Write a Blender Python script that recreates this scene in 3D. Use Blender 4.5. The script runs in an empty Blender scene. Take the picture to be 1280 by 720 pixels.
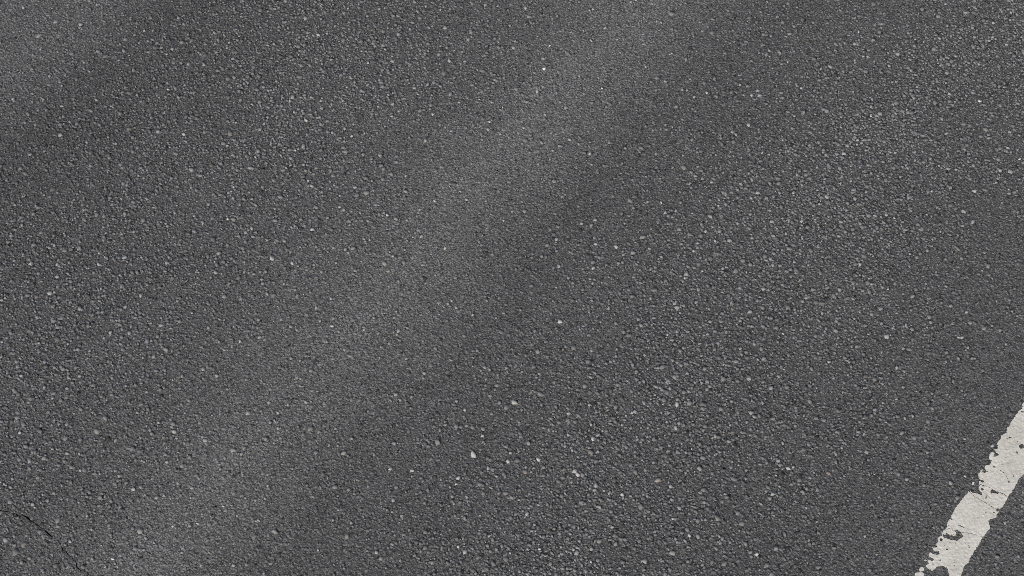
import bpy, math, random
import numpy as np
from mathutils import Vector
from mathutils.geometry import delaunay_2d_cdt

random.seed(5)
rng = np.random.default_rng(5)
scene = bpy.context.scene

# ------------------------------------------------------------------ camera
H, PITCH, F = 5.0, 55.0, 2627.0            # metres, degrees below horizontal, focal length in photo pixels
cam_data = bpy.data.cameras.new('camera')
cam_data.sensor_width = 36.0
cam_data.lens = F / 1280.0 * 36.0
cam_data.clip_start = 0.05
cam_data.clip_end = 2000.0
cam = bpy.data.objects.new('camera', cam_data)
cam.location = (0, 0, H)
cam.rotation_euler = (math.radians(90 - PITCH), 0, 0)
scene.collection.objects.link(cam)
scene.camera = cam

# ------------------------------------------------------------------ sky and sun (bright overcast)
SUN_EL, SUN_AZ = 38.0, 205.0               # azimuth clockwise from +Y: behind the camera, a little to the left
world = bpy.data.worlds.new('World')
scene.world = world
world.use_nodes = True
wn = world.node_tree.nodes
bg = wn['Background']
sky = wn.new('ShaderNodeTexSky')
sky.sky_type = 'NISHITA'
sky.sun_disc = False
sky.sun_elevation = math.radians(SUN_EL)
sky.sun_rotation = math.radians(SUN_AZ)
sky.air_density = 0.8
sky.dust_density = 5.0
sky.ozone_density = 0.0
world.node_tree.links.new(sky.outputs[0], bg.inputs[0])
bg.inputs[1].default_value = 0.08
sun_data = bpy.data.lights.new('sun', 'SUN')
sun_data.energy = 1.5
sun_data.angle = math.radians(12)
sun_data.color = (1.0, 1.0, 0.995)
sun = bpy.data.objects.new('sun', sun_data)
e, a = math.radians(SUN_EL), math.radians(SUN_AZ)
to_sun = Vector((math.sin(a) * math.cos(e), math.cos(a) * math.cos(e), math.sin(e)))
sun.rotation_euler = to_sun.to_track_quat('Z', 'Y').to_euler()
sun.location = (-3, -5, 8)
scene.collection.objects.link(sun)
vs = scene.view_settings
vs.view_transform = 'Standard'
vs.look = 'None'
vs.gamma = 1.0
vs.exposure = 0.68
vs.use_curve_mapping = False
scene.cycles.use_denoising = False          # keep the grit
scene.cycles.filter_width = 0.8            # the webcam's crisp pixels

# ------------------------------------------------------------------ coordinates
# u: metres across the road (to the right), v: metres along it
AZ = math.radians(34.5)
NU = np.array([math.cos(AZ), -math.sin(AZ)])
NV = np.array([math.sin(AZ), math.cos(AZ)])
CA, SA = math.cos(math.radians(90 - PITCH)), math.sin(math.radians(90 - PITCH))

def at(P):
    """photo pixels -> points on the road (x, y)"""
    P = np.atleast_2d(np.array(P, float))
    x = (P[:, 0] - 640) / F
    y = -(P[:, 1] - 360) / F
    Y = y * CA + SA
    Z = y * SA - CA
    t = -H / Z
    return np.c_[x * t, Y * t]

def px_of(X):
    """points on the road -> photo pixels"""
    x, Y, Z = X[:, 0], X[:, 1], -H
    yc = Y * CA + Z * SA
    zc = -Y * SA + Z * CA
    return np.c_[640 + F * x / -zc, 360 - F * yc / -zc]

def uv(X):
    return np.c_[X @ NU, X @ NV]

def xy(U):
    U = np.atleast_2d(U)
    return U[:, :1] * NU + U[:, 1:2] * NV

# ------------------------------------------------------------------ smooth noise on arrays
def value_noise(x, y, seed):
    def h(i, j):
        n = (i.astype(np.int64) * 374761393 + j.astype(np.int64) * 668265263 + seed * 1442695041) & 0x7fffffff
        n = ((n ^ (n >> 13)) * 1274126177) & 0x7fffffff
        return ((n ^ (n >> 16)) & 0xffff) / 65535.0
    i, j = np.floor(x), np.floor(y)
    fx, fy = x - i, y - j
    fx, fy = fx * fx * (3 - 2 * fx), fy * fy * (3 - 2 * fy)
    return (h(i, j) * (1 - fx) * (1 - fy) + h(i + 1, j) * fx * (1 - fy) + h(i, j + 1) * (1 - fx) * fy + h(i + 1, j + 1) * fx * fy) * 2 - 1

# ------------------------------------------------------------------ helpers
def link(o, parent=None):
    scene.collection.objects.link(o)
    if parent is not None:
        o.parent = parent
    return o

def mesh_np(name, V, loops, sizes, col=None):
    """a mesh from arrays: vertices, loop vertex indices, loops per face, colour per vertex"""
    me = bpy.data.meshes.new(name)
    me.vertices.add(len(V))
    me.vertices.foreach_set('co', np.ascontiguousarray(V, np.float32).ravel())
    me.loops.add(len(loops))
    me.loops.foreach_set('vertex_index', np.ascontiguousarray(loops, np.int32).ravel())
    me.polygons.add(len(sizes))
    starts = np.concatenate([[0], np.cumsum(sizes)[:-1]]).astype(np.int32)
    me.polygons.foreach_set('loop_start', starts)
    if col is not None:
        at_ = me.color_attributes.new('tone', 'FLOAT_COLOR', 'POINT')
        at_.data.foreach_set('color', np.ascontiguousarray(np.c_[col, np.ones(len(col))], np.float32).ravel())
    me.update(calc_edges=True)
    return me

class Nodes:
    def __init__(self, name):
        self.m = bpy.data.materials.new(name)
        self.m.use_nodes = True
        self.t = self.m.node_tree
        self.b = self.t.nodes['Principled BSDF']
    def n(self, kind, **kw):
        x = self.t.nodes.new('ShaderNode' + kind)
        for k, v in kw.items():
            setattr(x, k, v)
        return x
    def l(self, a_, b_):
        self.t.links.new(a_, b_)
    def math(self, op, a_, b_=None, clamp=False):
        x = self.n('Math', operation=op, use_clamp=clamp)
        for i, q in enumerate((a_, b_)):
            if q is None:
                continue
            if isinstance(q, (int, float)):
                x.inputs[i].default_value = q
            else:
                self.l(q, x.inputs[i])
        return x.outputs[0]
    def mul(self, c1, c2, fac=1.0):
        x = self.n('MixRGB', blend_type='MULTIPLY')
        x.inputs[0].default_value = fac
        self.l(c1, x.inputs[1])
        self.l(c2, x.inputs[2])
        return x.outputs[0]
    def noise(self, vec, scale, detail=2.0, rough=0.5):
        x = self.n('TexNoise')
        x.inputs['Scale'].default_value = scale
        x.inputs['Detail'].default_value = detail
        x.inputs['Roughness'].default_value = rough
        self.l(vec, x.inputs['Vector'])
        return x.outputs['Fac']
    def ramp(self, fac, stops, interp='LINEAR'):
        x = self.n('ValToRGB')
        x.color_ramp.interpolation = interp
        el = x.color_ramp.elements
        while len(el) < len(stops):
            el.new(0.5)
        for q, (p, c) in zip(el, stops):
            q.position = p
            q.color = (*c, 1) if isinstance(c, tuple) else (c, c, c, 1)
        self.l(fac, x.inputs[0])
        return x.outputs[0]

# how traffic has worn and dusted the surface across the lane: (u, albedo factor)
WEAR = [(-4.3, 1.0), (-3.9, 1.12), (-3.7, 1.06), (-3.5, .78), (-3.28, .86), (-2.95, .95), (-2.6, .98), (-2.46, 1.06), (-2.29, 1.28),
        (-2.15, 1.15), (-2.0, .90), (-1.8, .91), (-1.55, .95), (-1.3, .93), (-1.05, .92), (-.82, .88), (-.6, .92), (-.45, .96), (.2, .98)]
# share of coarse stones showing across the lane
COARSE = [(-4.3, .3), (-3.75, .12), (-3.6, .2), (-3.4, .5), (-3.1, .6), (-2.8, .5), (-2.55, .25), (-2.35, .07), (-2.1, .07),
          (-1.9, .16), (-1.65, .38), (-1.4, .85), (-1.2, .9), (-1.0, .55), (-.82, .18), (-.6, .06), (.2, .07)]

def wear_nodes(N):
    """(position, colour) : wear of the road surface by place"""
    g = N.n('NewGeometry')
    pos = g.outputs['Position']
    d = N.n('VectorMath', operation='DOT_PRODUCT')
    N.l(pos, d.inputs[0])
    d.inputs[1].default_value = (NU[0], NU[1], 0)
    u = d.outputs['Value']
    w1 = N.math('MULTIPLY', N.math('SUBTRACT', N.noise(pos, 1.7, 3.0), 0.5), 0.18)
    w2 = N.math('MULTIPLY', N.math('SUBTRACT', N.noise(pos, 14.0, 3.0, .6), 0.5), 0.10)
    u0 = u
    u = N.math('ADD', u, N.math('ADD', w1, w2))
    dv = N.n('VectorMath', operation='DOT_PRODUCT')
    N.l(pos, dv.inputs[0])
    dv.inputs[1].default_value = (NV[0], NV[1], 0)
    st = N.n('CombineXYZ')
    N.l(N.math('MULTIPLY', u0, 9.0), st.inputs[0])
    N.l(N.math('MULTIPLY', dv.outputs['Value'], 1.1), st.inputs[1])
    streak = N.ramp(N.noise(st.outputs[0], 1.0, 4.0, .6), [(.28, .91), (.72, 1.0)])
    f = N.math('DIVIDE', N.math('ADD', u, 4.3), 4.5, True)
    top = 1.4
    c = N.ramp(f, [((p + 4.3) / 4.5, v / top) for p, v in WEAR], 'LINEAR')
    # fine dust tints the lightest band slightly warm
    tint = N.ramp(f, [(0.0, (1, 1, 1)), (.36, (1, 1, 1)), (.44, (1.0, 1.0, .99)), (.475, (1.0, 1.0, .99)), (.53, (1, 1, 1)), (1.0, (1, 1, 1))])
    c = N.mul(c, tint)
    big = N.ramp(N.noise(pos, 2.3, 4.0, .6), [(.25, .88), (.75, 1.0)])
    patch = N.ramp(N.noise(pos, 22.0, 3.0, .6), [(.3, .90), (.7, 1.0)])
    c = N.mul(N.mul(N.mul(c, big), patch), streak)
    x = N.n('VectorMath', operation='SCALE')
    N.l(c, x.inputs[0])
    x.inputs['Scale'].default_value = top * 1.15
    return pos, x.outputs[0]

def mat_stone():
    N = Nodes('aggregate_stone')
    pos, wear = wear_nodes(N)
    at_ = N.n('Attribute', attribute_name='tone')
    speck = N.ramp(N.noise(pos, 900.0, 2.0, .7), [(.25, .72), (.75, 1.0)])
    N.l(N.mul(N.mul(at_.outputs['Color'], wear), speck), N.b.inputs['Base Color'])
    N.b.inputs['Roughness'].default_value = .78
    N.b.inputs['Specular IOR Level'].default_value = .35
    bp = N.n('Bump')
    bp.inputs['Strength'].default_value = .5
    bp.inputs['Distance'].default_value = .0006
    N.l(N.noise(pos, 700.0, 2.0, .6), bp.inputs['Height'])
    N.l(bp.outputs[0], N.b.inputs['Normal'])
    return N.m

def mat_asphalt():
    N = Nodes('asphalt_mastic')
    pos, wear = wear_nodes(N)
    v = N.n('TexVoronoi')
    v.inputs['Scale'].default_value = 210.0
    N.l(pos, v.inputs['Vector'])
    sep = N.n('SeparateColor')
    N.l(v.outputs['Color'], sep.inputs[0])
    tone = N.ramp(sep.outputs[0], [(0.0, .03), (.1, .08), (.6, .135), (.9, .17), (1.0, .26)])
    edge = N.ramp(v.outputs['Distance'], [(.25, 1.0), (.75, .7)])
    fine = N.ramp(N.noise(pos, 500.0, 3.0, .7), [(.3, .6), (.7, 1.0)])
    cool = N.n('RGB')
    cool.outputs[0].default_value = (.975, 1, 1.0, 1)
    N.l(N.mul(N.mul(N.mul(N.mul(tone, edge), fine), wear), cool.outputs[0]), N.b.inputs['Base Color'])
    N.b.inputs['Roughness'].default_value = .85
    N.b.inputs['Specular IOR Level'].default_value = .3
    hgt = N.math('ADD', N.math('MULTIPLY', v.outputs['Distance'], -1.0), N.noise(pos, 420.0, 3.0, .7))
    bp = N.n('Bump')
    bp.inputs['Strength'].default_value = .9
    bp.inputs['Distance'].default_value = .0022
    N.l(hgt, bp.inputs['Height'])
    N.l(bp.outputs[0], N.b.inputs['Normal'])
    return N.m

def mat_paint():
    N = Nodes('road_paint')
    pos = N.n('NewGeometry').outputs['Position']
    c = N.ramp(N.noise(pos, 9.0, 4.0, .6), [(.3, (.49, .48, .43)), (.7, (.60, .595, .555))])
    grime = N.ramp(N.noise(pos, 160.0, 4.0, .7), [(.25, .72), (.42, .96), (.7, 1.0)])
    speck = N.ramp(N.noise(pos, 380.0, 2.0, .6), [(.27, .45), (.37, .96), (1.0, 1.0)])
    grey = N.ramp(N.noise(pos, 28.0, 4.0, .7), [(.34, .86), (.5, 1.0)])
    grime = N.mul(grime, grey)
    N.l(N.mul(N.mul(c, grime), speck), N.b.inputs['Base Color'])
    N.b.inputs['Roughness'].default_value = .6
    bp = N.n('Bump')
    bp.inputs['Strength'].default_value = .4
    bp.inputs['Distance'].default_value = .0015
    N.l(N.noise(pos, 230.0, 3.0, .6), bp.inputs['Height'])
    N.l(bp.outputs[0], N.b.inputs['Normal'])
    return N.m

def mat_plain(name, c1, c2, scale, bump=.01):
    N = Nodes(name)
    pos = N.n('NewGeometry').outputs['Position']
    n = N.noise(pos, scale, 6.0, .65)
    N.l(N.ramp(n, [(.3, c1), (.7, c2)]), N.b.inputs['Base Color'])
    N.b.inputs['Roughness'].default_value = .9
    bp = N.n('Bump')
    bp.inputs['Distance'].default_value = bump
    N.l(n, bp.inputs['Height'])
    N.l(bp.outputs[0], N.b.inputs['Normal'])
    return N.m

M_STONE, M_ASPHALT, M_PAINT = mat_stone(), mat_asphalt(), mat_paint()
M_SOIL = mat_plain('grassy_soil', (.03, .05, .015), (.09, .10, .04), 6.0, .05)
M_GRAVEL = mat_plain('shoulder_gravel', (.06, .055, .05), (.2, .19, .17), 60.0, .01)
M_CREVICE = mat_plain('crevice_tar', (.012, .012, .012), (.03, .03, .03), 300.0, .001)

# ------------------------------------------------------------------ cracks and pits in the asphalt (cut right through the sheet)
def ribbon(P, W):
    """a closed outline round polyline P with half widths W"""
    P = np.array(P, float)
    T = np.gradient(P, axis=0)
    T /= np.linalg.norm(T, axis=1)[:, None]
    Nn = np.c_[-T[:, 1], T[:, 0]]
    W = np.array(W)[:, None]
    return np.r_[P + Nn * W, (P - Nn * W)[::-1]]

def polyline(px, step=.006, jit=.0016):
    G = at(px)
    L = np.r_[0, np.cumsum(np.linalg.norm(np.diff(G, axis=0), axis=1))]
    s = np.linspace(0, L[-1], max(3, int(L[-1] / step)))
    Q = np.c_[np.interp(s, L, G[:, 0]), np.interp(s, L, G[:, 1])]
    Q[1:-1] += rng.normal(0, jit, Q[1:-1].shape)
    Q[1:-1] += np.repeat(rng.normal(0, jit * 1.3, (len(Q) // 3 + 1, 2)), 3, axis=0)[:len(Q) - 2]
    return Q, s / L[-1]

holes = []          # outlines (x, y)
cuts = []           # (polyline, half width) for clearing stones
cr1 = [(-60, 622), (-30, 634), (0, 637.5), (9, 638), (17, 642.5), (29, 644.5), (36.7, 648), (43.5, 654), (50.5, 659.7), (61, 668), (69, 673)]
Q, q = polyline(cr1)
W = .0015 + .0007 * np.sin(q * 21) + .0005 * np.sin(q * 57)
W[-2:] = .0006
W[0] = .0006
W = np.maximum(W, .0005)
holes.append(ribbon(Q, W)); cuts.append((Q, W + .0014))
Q2, q = polyline([(76, 682), (84, 690), (91.7, 700), (99, 711), (105, 714.7), (114, 722), (130, 740)])
W = .0011 + .0004 * np.sin(q * 17)
W[0] = W[-1] = .0004
holes.append(ribbon(Q2, W)); cuts.append((Q2, W + .0012))
for pts in ([(1262, 643), (1268, 646), (1275, 648.5)], [(1160, 628), (1163, 634), (1167, 639)], [(655, 62), (660, 63.5), (667, 63)], [(1140, 100), (1149, 103)]):
    Q3, q = polyline(pts, .004)
    W = .0013 * np.sin(np.clip(q, .12, .88) * math.pi)
    holes.append(ribbon(Q3, W)); cuts.append((Q3, W + .0015))
pit_px = [(640, 249.5), (648, 214), (622, 213), (537, 262), (270, 633), (266, 643), (272, 452), (452, 480), (361, 432), (512, 212), (117, 192), (119, 190), (1211, 94),
          (846, 96), (1263, 20), (1140, 25), (1186, 40), (660, 535), (1033, 372), (905, 585), (780, 470), (330, 210), (205, 300), (700, 120), (930, 80)]
for p in pit_px:
    c = at([p])[0]
    k = 7
    r = rng.uniform(.0022, .0042)
    an = np.linspace(0, 2 * math.pi, k, endpoint=False) + rng.uniform(0, 1)
    holes.append(c + np.c_[np.cos(an) * r * rng.uniform(.8, 1.3, k), np.sin(an) * r * rng.uniform(.7, 1.1, k)])
    cuts.append((c[None], np.array([r + .0015])))

# ------------------------------------------------------------------ ground, shoulder, road
U_LEFT, U_RIGHT = -8.2, .15
def sheet(name, outline, z, mat):
    me = bpy.data.meshes.new(name)
    me.from_pydata([(x, y, z) for x, y in outline], [], [list(range(len(outline)))])
    me.materials.append(mat)
    o = link(bpy.data.objects.new(name, me))
    o['kind'] = 'structure'
    return o
sheet('ground', [(-400, -400), (400, -400), (400, 400), (-400, 400)], -.12, M_SOIL)
sheet('gravel_shoulder', xy([(U_LEFT - 1.5, -300), (U_RIGHT + 1.5, -300), (U_RIGHT + 1.5, 300), (U_LEFT - 1.5, 300)]), -.06, M_GRAVEL)

outer = xy([(U_LEFT, -300), (U_RIGHT, -300), (U_RIGHT, 300), (U_LEFT, 300)])
V2 = [Vector(p) for p in outer]
edges, faces_in = [(i, (i + 1) % 4) for i in range(4)], []
for h in holes:
    b = len(V2)
    V2 += [Vector(p) for p in h]
    edges += [(b + i, b + (i + 1) % len(h)) for i in range(len(h))]
vo, eo, fo, *_ = delaunay_2d_cdt(V2, edges, [], 1, 1e-7)

def inside(P, poly):
    """points P in polygon poly"""
    P = np.atleast_2d(P)
    r = np.zeros(len(P), bool)
    n = len(poly)
    for i in range(n):
        x1, y1 = poly[i]
        x2, y2 = poly[(i + 1) % n]
        if y1 == y2:
            continue
        c = ((y1 > P[:, 1]) != (y2 > P[:, 1])) & (P[:, 0] < (x2 - x1) * (P[:, 1] - y1) / (y2 - y1) + x1)
        r ^= c
    return r
vo = np.array([tuple(p) for p in vo])
cent = np.array([vo[list(f)].mean(0) for f in fo])
cut = np.zeros(len(fo), bool)
for h in holes:
    cut |= inside(cent, h)
keep = [list(f) for f, c in zip(fo, cut) if not c]
V3 = [(x, y, 0.0) for x, y in vo]
nb = len(V3)
V3 += [(x, y, -.06 - .002) for x, y in xy([(U_LEFT, -300), (U_RIGHT, -300), (U_RIGHT, 300), (U_LEFT, 300)])]
co = [int(np.argmin(((vo - p) ** 2).sum(1))) for p in outer]
for i in range(4):
    keep.append([co[i], co[(i + 1) % 4], nb + (i + 1) % 4, nb + i][::-1])
me = bpy.data.meshes.new('road')
me.from_pydata(V3, [], keep)
me.materials.append(M_ASPHALT)
road = link(bpy.data.objects.new('road', me))
road['kind'] = 'structure'
road['label'] = 'worn dark grey asphalt road surface with light stones showing'

# walls and floors of the cracks and pits
def crevice(name, outlines, label):
    V, Fc = [], []
    for h in outlines:
        b, n = len(V), len(h)
        V += [(x, y, -.0002) for x, y in h] + [(x, y, -.014) for x, y in h]
        # orientation-safe: thin walls seen from within
        Fc += [[b + i, b + (i + 1) % n, b + n + (i + 1) % n, b + n + i] for i in range(n)]
        m = n // 2
        if n > 8 and n % 2 == 0:
            Fc += [[b + n + i, b + n + i + 1, b + n + n - 2 - i, b + n + n - 1 - i] for i in range(m - 1)]
        else:
            Fc.append([b + n + i for i in range(n)])
    me = bpy.data.meshes.new(name)
    me.from_pydata(V, [], Fc)
    me.materials.append(M_CREVICE)
    o = link(bpy.data.objects.new(name, me), road)
    o['label'] = label
    return o
crevice('crack', holes[:1], 'thin dark crack running in from the left edge')
crevice('crack', holes[1:2], 'hairline end of the crack by the bottom edge')
for h in holes[2:6]:
    crevice('crack', [h], 'short dark crevice in the asphalt')
pits = crevice('pit', holes[6:], 'small dark pits in the asphalt')
pits['kind'] = 'stuff'

# ------------------------------------------------------------------ painted edge line
U0, U1 = -.578, -.479
left_px = [(1278.3, 505), (1277.5, 511.7), (1274, 513.3), (1272.5, 515.8), (1270, 519), (1266.7, 523.8), (1263.3, 528.3), (1261.7, 532.5), (1258.8, 535.8), (1256.7, 542.5), (1251.7, 544.6),
           (1250, 550), (1247, 553.3), (1246.7, 557.5), (1248, 560), (1247, 562), (1242.5, 561.7), (1246, 565.8), (1250, 568.8), (1245.8, 570.8), (1241.3, 571.3), (1242.5, 566.7), (1240, 565),
           (1236.7, 569), (1235.8, 574), (1240, 575.8), (1238.8, 580.4), (1232, 583), (1230.8, 586.7), (1235.4, 589.6), (1230.8, 591.7), (1227, 590.8), (1228.8, 585.8), (1225.8, 588.8),
           (1222.9, 594), (1223.8, 598.3), (1227.5, 600.8), (1231.7, 603), (1227, 604), (1224, 604.5), (1225.8, 606.7), (1225, 607.5), (1223.3, 610.8), (1227.5, 616.7), (1227, 619.2), (1224.2, 618),
           (1216.7, 616.7), (1211.3, 613.8), (1208.3, 617.5), (1205.4, 620), (1203.3, 624), (1200.4, 627.5), (1197.5, 630.8), (1194.2, 635.8), (1190, 643.3), (1189.2, 647.5), (1190.4, 650.4),
           (1186.7, 650), (1183.8, 654), (1183.3, 658.3), (1182.9, 659.5), (1179.7, 663), (1176.1, 666.7), (1178.8, 669), (1173.4, 671.2), (1172.5, 674.4), (1172, 678.5), (1169.8, 681.2),
           (1171.6, 683.9), (1168, 684.5), (1165.3, 684.3), (1167, 688.4), (1169.8, 689.7), (1173.8, 688.8), (1174.7, 693.8), (1169.8, 694.3), (1161.7, 691), (1160.3, 694.7), (1163.5, 696.5),
           (1167, 697.4), (1167, 702), (1162.6, 700), (1158, 699.2), (1161.7, 703.7), (1157, 707.8), (1165.3, 713.7), (1169.8, 709), (1177.9, 706.9), (1184.2, 710), (1187, 720), (1189, 728), (1186, 737), (1176, 738)]
right_px = [(1280, 592), (1273, 600), (1266.7, 611.7), (1260, 621.7), (1253.3, 633.3), (1250, 636.7), (1246.7, 643.3), (1244.2, 647.5), (1239.2, 648.3), (1235, 651.7), (1235.8, 655.8),
            (1237.5, 660), (1228.4, 672.1), (1219.4, 686.6), (1209.5, 703.7), (1205, 708.2), (1202.3, 716.4), (1200.5, 720)]
hole_px = [(1259.2, 548.2, 1.4, 1.2), (1262, 546.8, 1.7, 1.5), (1277, 557.9, 3.2, 3.3), (1272, 552.6, .9, .8), (1271.3, 566.2, 1.2, 1.9), (1271, 536.8, .8, .8), (1258, 573, .7, .9), (1242.5, 584, 1.6, 1.2),
           (1278, 515, 2.6, .9), (1225, 596.5, 1, .9), (1240.5, 598, .7, .9), (1264, 598, .8, .9), (1267, 595.5, .8, .9), (1261, 602.5, .9, 2.1), (1241.5, 614.8, 3.5, 2.7), (1246, 615.6, 2.6, 1.7),
           (1250, 616.2, 2.6, .7), (1228.3, 612, 1.9, 1.6), (1233.4, 619, .9, 1), (1232, 622.7, 1.3, 1), (1232.5, 641.5, 1.3, .9), (1221, 647.5, .7, .8), (1224, 647.2, .5, .6), (1243, 641.5, 1, 1.1),
           (1247.6, 637.6, 2.5, 2), (1176.5, 674.9, 1.8, 1.9), (1187.5, 679.2, 1.7, .8), (1194.4, 679, .9, .8), (1184, 687, 2.2, 1.1), (1175, 701, 1.1, 1.3), (1193, 703.5, 1.2, 1), (1186.2, 661, 1.3, .8),
           (1185.5, 657.5, .8, .8), (1192.5, 707.5, .8, .8), (1166, 705, .7, 1.2), (1181, 682, .9, .5), (1163.8, 700, 1.6, 1.6), (1170, 678.3, 1.4, 1.5)]
hole_poly_px = [[(1140 + x / 11.08, 655 + y / 11.08) for x, y in [(432, 160), (480, 128), (560, 160), (605, 158), (612, 120), (575, 90), (630, 82), (690, 130), (712, 185), (660, 210), (620, 242), (560, 228), (500, 210), (436, 192)]]]
flake_px = [(1151.7, 711.9, 3, 2.6), (1149.5, 719, 6, 3.6), (1216.3, 605, 1.5, 2), (1225, 603.3, 1.8, 1.7), (1156.5, 700.5, 1.5, 1)]
full_cracks_px = [[(1222, 604.5), (1229, 607), (1238.5, 610.5), (1245, 615.4), (1252.5, 616.7), (1259.5, 621.7), (1264, 624)],
                  [(1209, 612), (1211.5, 614.5), (1216.7, 620), (1225, 625), (1234, 630), (1242.5, 635), (1247.5, 638), (1252, 640)],
                  [(1170, 668), (1181, 669), (1190, 668.5), (1197, 667.5), (1205, 665.5), (1218.5, 668.5), (1227.5, 672), (1232, 674)]]
part_cracks_px = [[(1238.3, 588.3), (1245.8, 593.8), (1250.8, 595)], [(1249, 588), (1256.7, 593), (1260, 600), (1261, 604)], [(1206.8, 679.4), (1209, 681.5), (1212.2, 684.8)],
                  [(1198, 656.7), (1204, 659), (1210, 661.5)], [(1266, 555), (1270, 556), (1274, 556.5)], [(1183, 662), (1188, 660), (1192, 663)]]

STEP = .0009
lu, ru = uv(at(left_px)), uv(at(right_px))
V_LO, V_HI = uv(at([(1187, 720)]))[0, 1] - .45, uv(at([(1280, 505)]))[0, 1] + .45
gu = np.arange(U0 - .03, U1 + .012, STEP)
gv = np.arange(V_LO, V_HI, STEP)
GU, GV = np.meshgrid(gu, gv)
# outline: traced where seen, ragged by noise beyond
out_l, out_r = [], []
for v_ in np.arange(V_HI + .05, lu[0, 1], -.003):
    out_l.append((U0 + .004 * value_noise(np.array(v_ * 60.), np.array(.5), 3) + .004 * value_noise(np.array(v_ * 190.), np.array(.5), 4), v_))
out_l += [tuple(p) for p in lu]
for v_ in np.arange(lu[-1, 1] - .01, V_LO - .05, -.003):
    out_l.append((U0 + .004 + .006 * value_noise(np.array(v_ * 45.), np.array(.5), 3) + .005 * value_noise(np.array(v_ * 170.), np.array(.5), 4), v_))
out_r.append((U1, V_HI + .05))
out_r += [tuple(p) for p in ru]
out_r.append((U1, V_LO - .05))
poly = np.array(out_l + out_r[::-1])
du = .0018 * value_noise(GU / .0035, GV / .0035, 11) + .0009 * value_noise(GU / .0016, GV / .0016, 12)
dv = .0018 * value_noise(GU / .0035, GV / .0035, 13) + .0009 * value_noise(GU / .0016, GV / .0016, 14)
PT = np.c_[(GU + du).ravel(), (GV + dv).ravel()]
mask = inside(PT, poly)
PX = px_of(xy(PT))
def blob(c):
    x, y, rx, ry = c
    return ((PX[:, 0] - x) / rx) ** 2 + ((PX[:, 1] - y) / ry) ** 2 < 1
for c in hole_px:
    mask &= ~blob(c)
for p in hole_poly_px:
    mask &= ~inside(PX, np.array(p))
for c in flake_px:
    mask |= blob(c)
# chips beyond the frame, in the same manner
vis_lo, vis_hi = lu[-1, 1] - .02, uv(at([(1280, 505)]))[0, 1] + .02
for k in range(26):
    v_ = rng.uniform(V_LO, vis_lo) if k % 2 else rng.uniform(vis_hi, V_HI)
    u_ = U0 + abs(rng.normal(0, .03))
    r = rng.uniform(.002, .007)
    mask &= ~(((PT[:, 0] - u_) / r) ** 2 + ((PT[:, 1] - v_) / r / rng.uniform(.6, 1.5)) ** 2 < 1)
# bare stone tops poke through near the traffic side
wear_p = value_noise(PT[:, 0] / .0048, PT[:, 1] / .0048, 51) + .55 * value_noise(PT[:, 0] / .0022, PT[:, 1] / .0022, 52)
edge_d = np.clip((PT[:, 0] - U0) / .05, 0, 1)
mask &= wear_p < 1.10 + .35 * edge_d
field = mask.reshape(GU.shape).astype(float)
pad = np.pad(field, 1)
field = sum(pad[i:i + field.shape[0], j:j + field.shape[1]] * w for i, j, w in [(0, 0, .06), (0, 1, .12), (0, 2, .06), (1, 0, .12), (1, 1, .28), (1, 2, .12), (2, 0, .06), (2, 1, .12), (2, 2, .06)])

def dist_poly(P, Q):
    d = np.full(len(P), 1e9)
    for a_, b_ in zip(Q[:-1], Q[1:]):
        t = np.clip(((P - a_) @ (b_ - a_)) / ((b_ - a_) @ (b_ - a_)), 0, 1)
        d = np.minimum(d, np.linalg.norm(P - a_ - t[:, None] * (b_ - a_), axis=1))
    return d
slab = np.zeros(GU.shape, int)
extra = [np.array([(U0 - .03, V_HI - .22), (U0 + .03, V_HI - .21), (U1 - .03, V_HI - .235), (U1 + .02, V_HI - .23)]),
         np.array([(U0 - .03, V_LO + .2), (U0 + .04, V_LO + .21), (U1 - .03, V_LO + .19), (U1 + .02, V_LO + .2)])]
for Q in [uv(at(p)) for p in full_cracks_px] + extra:
    Q = Q[np.argsort(Q[:, 0])]
    slab += GV < np.interp(GU, Q[:, 0], Q[:, 1])
    d = dist_poly(PT, Q).reshape(GU.shape)
    w = .0010 + .0006 * value_noise(GU / .012, GV / .012, 21)
    field = np.minimum(field, .5 + (d - w) / .0018)
for p in part_cracks_px:
    d = dist_poly(PT, uv(at(p))).reshape(GU.shape)
    field = np.minimum(field, .5 + (d - .0008 - .0004 * value_noise(GU / .008, GV / .008, 22)) / .0018)
paint_mask = field > .5

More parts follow.
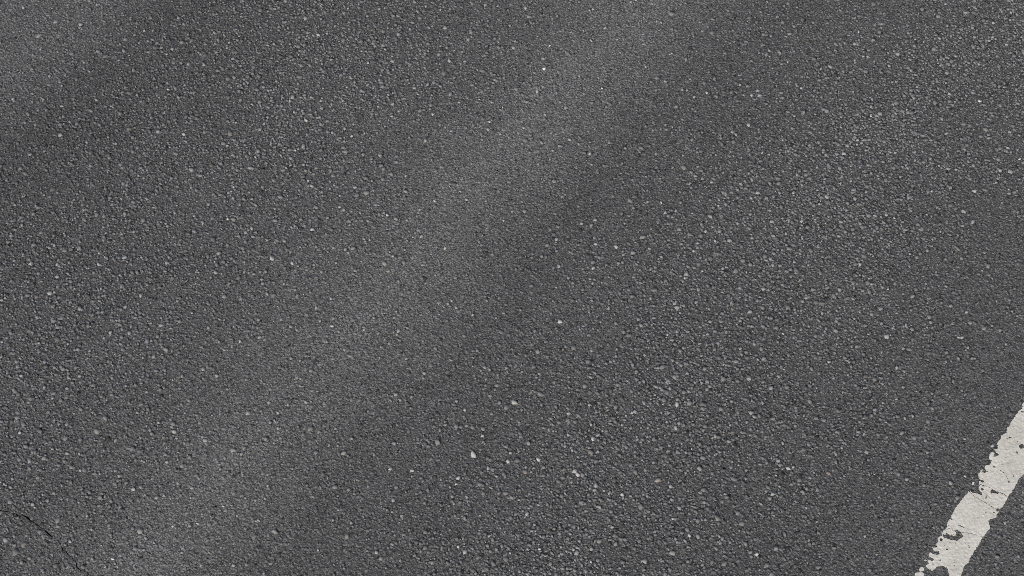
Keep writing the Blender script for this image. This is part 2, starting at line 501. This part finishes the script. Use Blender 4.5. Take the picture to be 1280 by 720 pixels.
def contour_mesh(name, f, ztop, zbot):
    """marching squares: solid sheet where f > .5, with side walls"""
    ny, nx = f.shape
    inn = f > .5
    case = inn[:-1, :-1] * 1 + inn[:-1, 1:] * 2 + inn[1:, 1:] * 4 + inn[1:, :-1] * 8
    P, idx = [], {}
    def vert(key):
        if key in idx:
            return idx[key]
        i, j, e_ = key
        if e_ == 0:
            p = (gu[j], gv[i])
        elif e_ == 1:                                   # edge to the right
            t = (.5 - f[i, j]) / (f[i, j + 1] - f[i, j])
            p = (gu[j] + t * STEP, gv[i])
        else:                                           # edge upwards
            t = (.5 - f[i, j]) / (f[i + 1, j] - f[i, j])
            p = (gu[j], gv[i] + t * STEP)
        idx[key] = len(P)
        P.append(p)
        return idx[key]
    faces, rim = [], []
    ci, cj = np.nonzero(case)
    for i, j in zip(ci.tolist(), cj.tolist()):
        c = case[i, j]
        corners = [(i, j), (i, j + 1), (i + 1, j + 1), (i + 1, j)]
        cut_ = [(i, j, 1), (i, j + 1, 2), (i + 1, j, 1), (i, j, 2)]
        if c == 15:
            faces.append([vert((*q, 0)) for q in corners])
            continue
        ring = []
        for k in range(4):
            a_, b_ = inn[corners[k]], inn[corners[(k + 1) % 4]]
            if a_:
                ring.append((vert((*corners[k], 0)), 0))
            if a_ != b_:
                ring.append((vert(cut_[k]), 1))
        n = len(ring)
        faces.append([r_[0] for r_ in ring])
        for k in range(n):
            if ring[k][1] and ring[(k + 1) % n][1] and n > 2:
                rim.append((ring[k][0], ring[(k + 1) % n][0]))
    if not faces:
        return None
    P = np.array(P)
    zt = ztop + .0005 * value_noise(P[:, 0] / .006, P[:, 1] / .006, 31) + .0001 * value_noise(P[:, 0] / .0025, P[:, 1] / .0025, 32)
    X = xy(P)
    n = len(P)
    rimv = sorted({v for e_ in rim for v in e_})
    low = {v: n + k for k, v in enumerate(rimv)}
    V = [(x, y, z) for (x, y), z in zip(X.tolist(), zt.tolist())] + [(X[v, 0], X[v, 1], zbot) for v in rimv]
    faces = faces + [[b_, a_, low[a_], low[b_]] for a_, b_ in rim]
    me = bpy.data.meshes.new(name)
    me.from_pydata(V, [], faces)
    me.materials.append(M_PAINT)
    return me

line = link(bpy.data.objects.new('edge_line', None))
c0 = xy([((U0 + U1) / 2, (vis_lo + vis_hi) / 2)])[0]
line.location = (c0[0], c0[1], 0)
line['label'] = 'worn white painted edge line, chipped and cracked, crossing the lower right corner'
line['category'] = 'road marking'
off = Vector((-c0[0], -c0[1], 0))
for k in range(slab.max() + 1):
    m = contour_mesh('paint_slab', np.where(slab == k, field, 0), .0021, -.0015)
    if m:
        o = link(bpy.data.objects.new('paint_slab', m), line)
        o.location = off
for v0, v1 in ((-60, V_LO - .004), (V_HI + .004, 60)):         # the line goes on beyond the frame
    V, Fc = [], []
    vs_ = np.r_[np.arange(v0, v1, .25), v1]
    for v_ in vs_:
        for u_ in (U0 + .003 * rng.normal(), U1 + .001 * rng.normal()):
            X = xy([(u_, v_)])[0]
            V += [(X[0], X[1], .0021), (X[0], X[1], -.0015)]
    for i in range(len(vs_) - 1):
        b = i * 4
        Fc += [[b, b + 2, b + 6, b + 4], [b + 1, b, b + 4, b + 5], [b + 2, b + 3, b + 7, b + 6]]
    me = bpy.data.meshes.new('paint_slab')
    me.from_pydata(V, [], Fc)
    me.materials.append(M_PAINT)
    o = link(bpy.data.objects.new('paint_slab', me), line)
    o.location = off

# ------------------------------------------------------------------ stones
ZONE_U = np.array([c[0] for c in COARSE]); ZONE_P = np.array([c[1] for c in COARSE])
def zone(X):
    n = value_noise(X[:, 0] * 3, X[:, 1] * 3, 41) * .12 + value_noise(X[:, 0] * 11, X[:, 1] * 11, 42) * .08
    p = np.interp(X @ NU + n, ZONE_U, ZONE_P)
    return p * (1 + .45 * value_noise(X[:, 0] * 9, X[:, 1] * 9, 43))

frame = at([(-260, -220), (1540, -220), (1540, 940), (-260, 940)])
lo, hi = frame.min(0), frame.max(0)
def scatter(cell, jitter):
    nx, ny = int((hi[0] - lo[0]) / cell), int((hi[1] - lo[1]) / (cell * .866))
    I, J = np.meshgrid(np.arange(nx), np.arange(ny))
    X = np.c_[(lo[0] + (I + .5 * (J % 2)) * cell).ravel(), (lo[1] + J * cell * .866).ravel()]
    X += rng.uniform(-jitter, jitter, X.shape) * cell
    return X[inside(X, frame)]

def clear(X, R, margin=0.0):
    """keep stones off the paint, the cracks and the pits"""
    ok = np.ones(len(X), bool)
    U = uv(X)
    i = np.round((U[:, 1] - gv[0]) / STEP).astype(int)
    j = np.round((U[:, 0] - gu[0]) / STEP).astype(int)
    inn = (i >= 0) & (i < len(gv)) & (j >= 0) & (j < len(gu))
    ok[inn] &= ~paint_mask[i[inn], j[inn]]
    far = ~inn & (U[:, 0] > U0) & (U[:, 0] < U1)
    ok &= ~far
    for Q, W in cuts:
        c = Q.mean(0)
        near = np.nonzero(np.linalg.norm(X - c, axis=1) < .25)[0]
        if len(near) == 0:
            continue
        d = np.linalg.norm(X[near][:, None] - Q[None], axis=2) - W[None]
        ok[near] &= d.min(1) > R[near] * .55
    return ok

def tones(n, mean, sig, X=None):
    t = mean * np.exp(rng.normal(0, sig, n))
    c = np.c_[t, t, t]
    warm = rng.normal(-.012, .011, n)
    c[:, 0] *= .965 * (1 + warm)
    c[:, 2] *= 1 - warm
    return c

def frusta(X, R, Hh, col, n, asp=None, zb=-.001):
    """angular stones: n-sided base, smaller tilted top"""
    m = len(X)
    an = (np.arange(n)[None] + rng.uniform(-.32, .32, (m, n))) * 2 * math.pi / n + rng.uniform(0, 6.28, (m, 1))
    rad = R[:, None] * rng.uniform(.68, 1.25, (m, n))
    asp = rng.uniform(.62, 1.0, m) if asp is None else asp
    rot = rng.uniform(0, 6.28, m)
    bx, by = np.cos(an) * rad, np.sin(an) * rad * asp[:, None]
    cr, sr = np.cos(rot)[:, None], np.sin(rot)[:, None]
    bx, by = bx * cr - by * sr, bx * sr + by * cr
    k = rng.uniform(.66, .94, (m, n))
    tx, ty = bx * k, by * k
    tilt = rng.normal(0, .22, (m, 2))
    tz = np.maximum(Hh[:, None] + tx * tilt[:, :1] + ty * tilt[:, 1:] + Hh[:, None] * rng.normal(0, .12, (m, n)), .0001)
    V = np.zeros((m, 2 * n, 3))
    V[:, :n, 0], V[:, :n, 1], V[:, :n, 2] = X[:, :1] + bx, X[:, 1:] + by, zb
    V[:, n:, 0], V[:, n:, 1], V[:, n:, 2] = X[:, :1] + tx, X[:, 1:] + ty, tz
    base = (np.arange(m) * 2 * n)[:, None]
    loops, sizes = [], []
    q = np.concatenate([[i, (i + 1) % n, n + (i + 1) % n, n + i] for i in range(n)] + [list(range(n, 2 * n))])
    L = (base + q[None]).ravel()
    S = np.tile(np.array([4] * n + [n]), m)
    return V.reshape(-1, 3), L, S, np.repeat(col, 2 * n, axis=0)

def pyramids(X, R, Hh, col, n=5, zb=-.0012):
    m = len(X)
    an = (np.arange(n)[None] + rng.uniform(-.35, .35, (m, n))) * 2 * math.pi / n + rng.uniform(0, 6.28, (m, 1))
    rad = R[:, None] * rng.uniform(.75, 1.25, (m, n))
    V = np.zeros((m, n + 1, 3))
    V[:, :n, 0], V[:, :n, 1] = X[:, :1] + np.cos(an) * rad, X[:, 1:] + np.sin(an) * rad
    V[:, :n, 2] = zb + rng.uniform(0, .0008, (m, n))
    V[:, n, :2] = X + rng.normal(0, .33, (m, 2)) * R[:, None]
    V[:, n, 2] = Hh
    base = (np.arange(m) * (n + 1))[:, None]
    q = np.concatenate([[i, (i + 1) % n, n] for i in range(n)])
    return V.reshape(-1, 3), (base + q[None]).ravel(), np.full(m * n, 3), np.repeat(col, n + 1, axis=0)

# the stones that stand out one by one: (pixel x, pixel y, width in pixels, tone)
seen = [(383, 151, 9, .34), (340, 322, 10, .30), (366, 121, 9, .26), (230, 168, 7, .34), (236, 80, 7, .28), (196, 109, 7, .26), (157, 49, 8, .24), (80, 155, 6, .24), (581, 77, 5, .3), (574, 128, 5, .34),
    (532, 176, 7, .25), (557, 310, 6, .3), (607, 6, 8, .26), (39, 330, 7, .32), (306, 340, 5, .34), (365, 329, 7, .3), (417, 310, 6, .24), (396, 210, 7, .22), (390, 233, 6, .3), (439, 162, 6, .26),
    (465, 143, 7, .2), (610, 162, 6, .26), (551, 108, 5, .26), (51, 291, 7, .2), (300, 256, 7, .22), (292, 275, 8, .2), (202, 60, 6, .26), (297, 50, 7, .2), (135, 146, 6, .18), (470, 47, 7, .18),
    (525, 262, 5, .28), (437, 276, 6, .24), (402, 340, 6, .22), (485, 339, 6, .2), (105, 78, 5, .24), (162, 117, 7, .18), (92, 124, 7, .18), (211, 151, 7, .18), (276, 109, 6, .2),
    (62, 367, 9, .3), (202, 407, 9, .28), (207, 437, 8, .24), (192, 446, 7, .24), (254, 461, 8, .26), (271, 470, 8, .28), (300, 427, 5, .32), (280, 437, 6, .26), (395, 385, 6, .24), (415, 408, 6, .3),
    (382, 502, 7, .26), (360, 506, 6, .26), (310, 517, 7, .26), (218, 540, 8, .28), (145, 551, 7, .24), (257, 551, 7, .22), (247, 655, 5, .3), (141, 699, 7, .42), (196, 622, 6, .24), (37, 576, 8, .26),
    (149, 595, 7, .24), (279, 633, 4, .34), (335, 593, 5, .28), (391, 621, 6, .26), (488, 586, 6, .34), (515, 588, 6, .34), (460, 608, 5, .28), (592, 569, 11, .36), (603, 545, 7, .34), (581, 512, 6, .36),
    (515, 496, 5, .28), (564, 450, 6, .28), (606, 459, 7, .26), (621, 482, 7, .24), (633, 509, 11, .2), (614, 610, 8, .26), (502, 645, 6, .26), (635, 577, 7, .36), (292, 707, 7, .26), (175, 664, 10, .2),
    (1073, 40, 8, .32), (982, 46, 6, .28), (1038, 83, 8, .28), (1054, 90, 6, .26), (1225, 126, 7, .46), (1258, 56, 8, .3), (1217, 58, 9, .2), (976, 116, 7, .26), (846, 133, 6, .28), (936, 156, 7, .32),
    (953, 191, 7, .32), (916, 165, 6, .28), (833, 162, 7, .24), (738, 192, 6, .3), (816, 163, 5, .28), (890, 228, 7, .3), (939, 248, 7, .3), (888, 270, 8, .28), (803, 296, 9, .24), (912, 301, 8, .26),
    (770, 309, 7, .3), (742, 335, 7, .32), (1218, 239, 8, .34), (1205, 265, 8, .3), (1263, 215, 9, .28), (1231, 237, 9, .18), (1108, 269, 6, .3), (1075, 330, 7, .34), (1112, 190, 6, .32), (1119, 191, 6, .3),
    (1072, 175, 6, .32), (987, 311, 9, .2), (966, 295, 8, .24), (1045, 171, 9, .19), (1236, 344, 6, .24), (757, 35, 5, .28), (662, 21, 8, .2), (642, 60, 7, .28), (820, 192, 7, .24), (832, 102, 6, .24),
    (700, 402, 8, .36), (840, 425, 6, .26), (885, 418, 8, .28), (855, 435, 7, .24), (1198, 422, 5, .34), (1202, 422, 6, .34), (820, 483, 8, .24), (846, 506, 8, .34), (805, 504, 7, .26), (643, 503, 12, .32),
    (673, 574, 7, .4), (719, 589, 8, .32), (722, 594, 7, .36), (822, 601, 10, .26), (844, 535, 7, .3), (1036, 592, 8, .24), (951, 630, 9, .28), (985, 586, 6, .34), (1096, 693, 5, .26), (897, 647, 11, .22),
    (927, 655, 9, .2), (895, 686, 9, .2), (841, 692, 9, .26), (905, 705, 9, .18), (688, 705, 9, .2), (750, 676, 9, .22), (686, 538, 7, .26), (1162, 396, 8, .22), (1102, 440, 8, .24), (985, 384, 10, .2),
    (1045, 367, 7, .24), (970, 410, 10, .2), (952, 436, 8, .22), (1020, 523, 9, .18), (1140, 412, 7, .22), (1230, 411, 7, .24), (672, 440, 7, .24), (768, 393, 6, .24), (657, 590, 8, .22), (706, 625, 7, .24),
    (746, 651, 6, .24), (764, 640, 7, .2), (1127, 542, 9, .2), (1157, 551, 7, .22), (30, 680, 10, .17), (20, 690, 12, .15), (72, 650, 9, .19), (50, 665, 9, .17), (37, 698, 8, .18), (73, 658, 6, .24)]
pink = {(822, 601), (1036, 592), (951, 630), (657, 590)}
n_more = 300 - len(seen)
cand = scatter(.03, .45)
P = px_of(cand)
ok = (P[:, 0] > 5) & (P[:, 0] < 1275) & (P[:, 1] > 5) & (P[:, 1] < 715) & (rng.uniform(0, 1, len(cand)) < zone(cand)) & (cand @ NU < U0 - .03)
sp = at([s[:2] for s in seen])
ok &= np.array([np.linalg.norm(sp - c, axis=1).min() > .03 for c in cand])
P = P[ok]
P = P[rng.permutation(len(P))[:n_more]]
seen += [(x, y, rng.uniform(7.0, 10.0), rng.uniform(.13, .21)) for x, y in P]
big_X = at([s[:2] for s in seen])
big_R = np.array([s[2] for s in seen]) * .46 * .0024
protos = []
for k in range(24):
    col = np.ones((1, 3))
    V, L, S, C = frusta(np.zeros((1, 2)), np.ones(1), np.array([rng.uniform(.26, .45)]), col, 5 + k % 3, np.array([rng.uniform(.6, 1.0)]), -.25)
    protos.append((V, L, S))
for (x, y, w, tone), c, R in zip(seen, big_X, big_R):
    V, L, S = protos[random.randrange(len(protos))]
    cc = np.array([tone, tone, tone * .98]) * (1.2 if tone > .295 else 1.0)
    if (x, y) in pink:
        cc = cc * np.array([1.08, .97, .92])
    shade = np.repeat(cc[None], len(V), axis=0)
    a_ = random.uniform(0, 6.28)
    Vr = np.c_[V[:, 0] * math.cos(a_) - V[:, 1] * math.sin(a_), V[:, 0] * math.sin(a_) + V[:, 1] * math.cos(a_), V[:, 2]] * R
    me = mesh_np('stone', Vr, L, S, shade)
    me.materials.append(M_STONE)
    o = link(bpy.data.objects.new('stone', me), road)
    o.location = (c[0], c[1], 0.0004)

# coarse aggregate
X = scatter(.0115, .5)
X = X[rng.uniform(0, 1, len(X)) < zone(X)]
R = np.clip(.0039 * np.exp(rng.normal(0, .36, len(X))), .0019, .0082)
d_ok = clear(X, R)
for c, r_ in zip(big_X, big_R):
    d_ok &= (np.abs(X[:, 0] - c[0]) > r_ + .002) | (np.abs(X[:, 1] - c[1]) > r_ + .002)
X, R = X[d_ok], R[d_ok]
light = rng.uniform(0, 1, len(X))
col = tones(len(X), .184, .25)
col[light > .975] *= 1.7
Vc, Lc, Sc, Cc = frusta(X, R, R * rng.uniform(.22, .55, len(X)) + .0008, col, 6)
n_coarse = len(X)
Xs, Rs = X, R
# grains between them
X = scatter(.0090, .55)
R = np.clip(.0039 * np.exp(rng.normal(0, .34, len(X))), .0015, .0075)
ok = clear(X, R)
X, R = X[ok], R[ok]
light = rng.uniform(0, 1, len(X))
zn = np.clip(zone(X), 0, .8)
col = tones(len(X), .136, .13 + .13 * zn) * (1 - .16 * zn)[:, None]
low = rng.uniform(0, 1, len(X)) > .2 * zn          # pores: fewer grains fill the gaps where the stones are coarse
X, R, light, col, zn = X[low], R[low], light[low], col[low], zn[low]
col[light > .985] *= 1.7
col[light < .035 + .09 * zn] *= .25                     # bitumen-filled pores
Vg, Lg, Sg, Cg = frusta(X, R, R * rng.uniform(.08, .5, len(X)) * (.55 + .6 * zn), col, 4)
# dark bitumen grains against the coarse stones, painting in slivers of gap shade
k = rng.uniform(0, 1, len(Xs)) < .8
an = rng.uniform(0, 6.28, k.sum())
Xt = Xs[k] + np.c_[np.cos(an), np.sin(an)] * (Rs[k] * 1.05)[:, None]
Rt = Rs[k] * rng.uniform(.5, .9, k.sum())
ok = clear(Xt, Rt)
Xt, Rt = Xt[ok], Rt[ok]
Vt, Lt, St, Ct = frusta(Xt, Rt, np.full(len(Xt), .0012), tones(len(Xt), .022, .3), 4)
me = mesh_np('aggregate', np.r_[Vc, Vg, Vt], np.r_[Lc, Lg + len(Vc), Lt + len(Vc) + len(Vg)], np.r_[Sc, Sg, St], np.r_[Cc, Cg, Ct])
me.materials.append(M_STONE)
agg = link(bpy.data.objects.new('aggregate', me), road)
agg['kind'] = 'stuff'
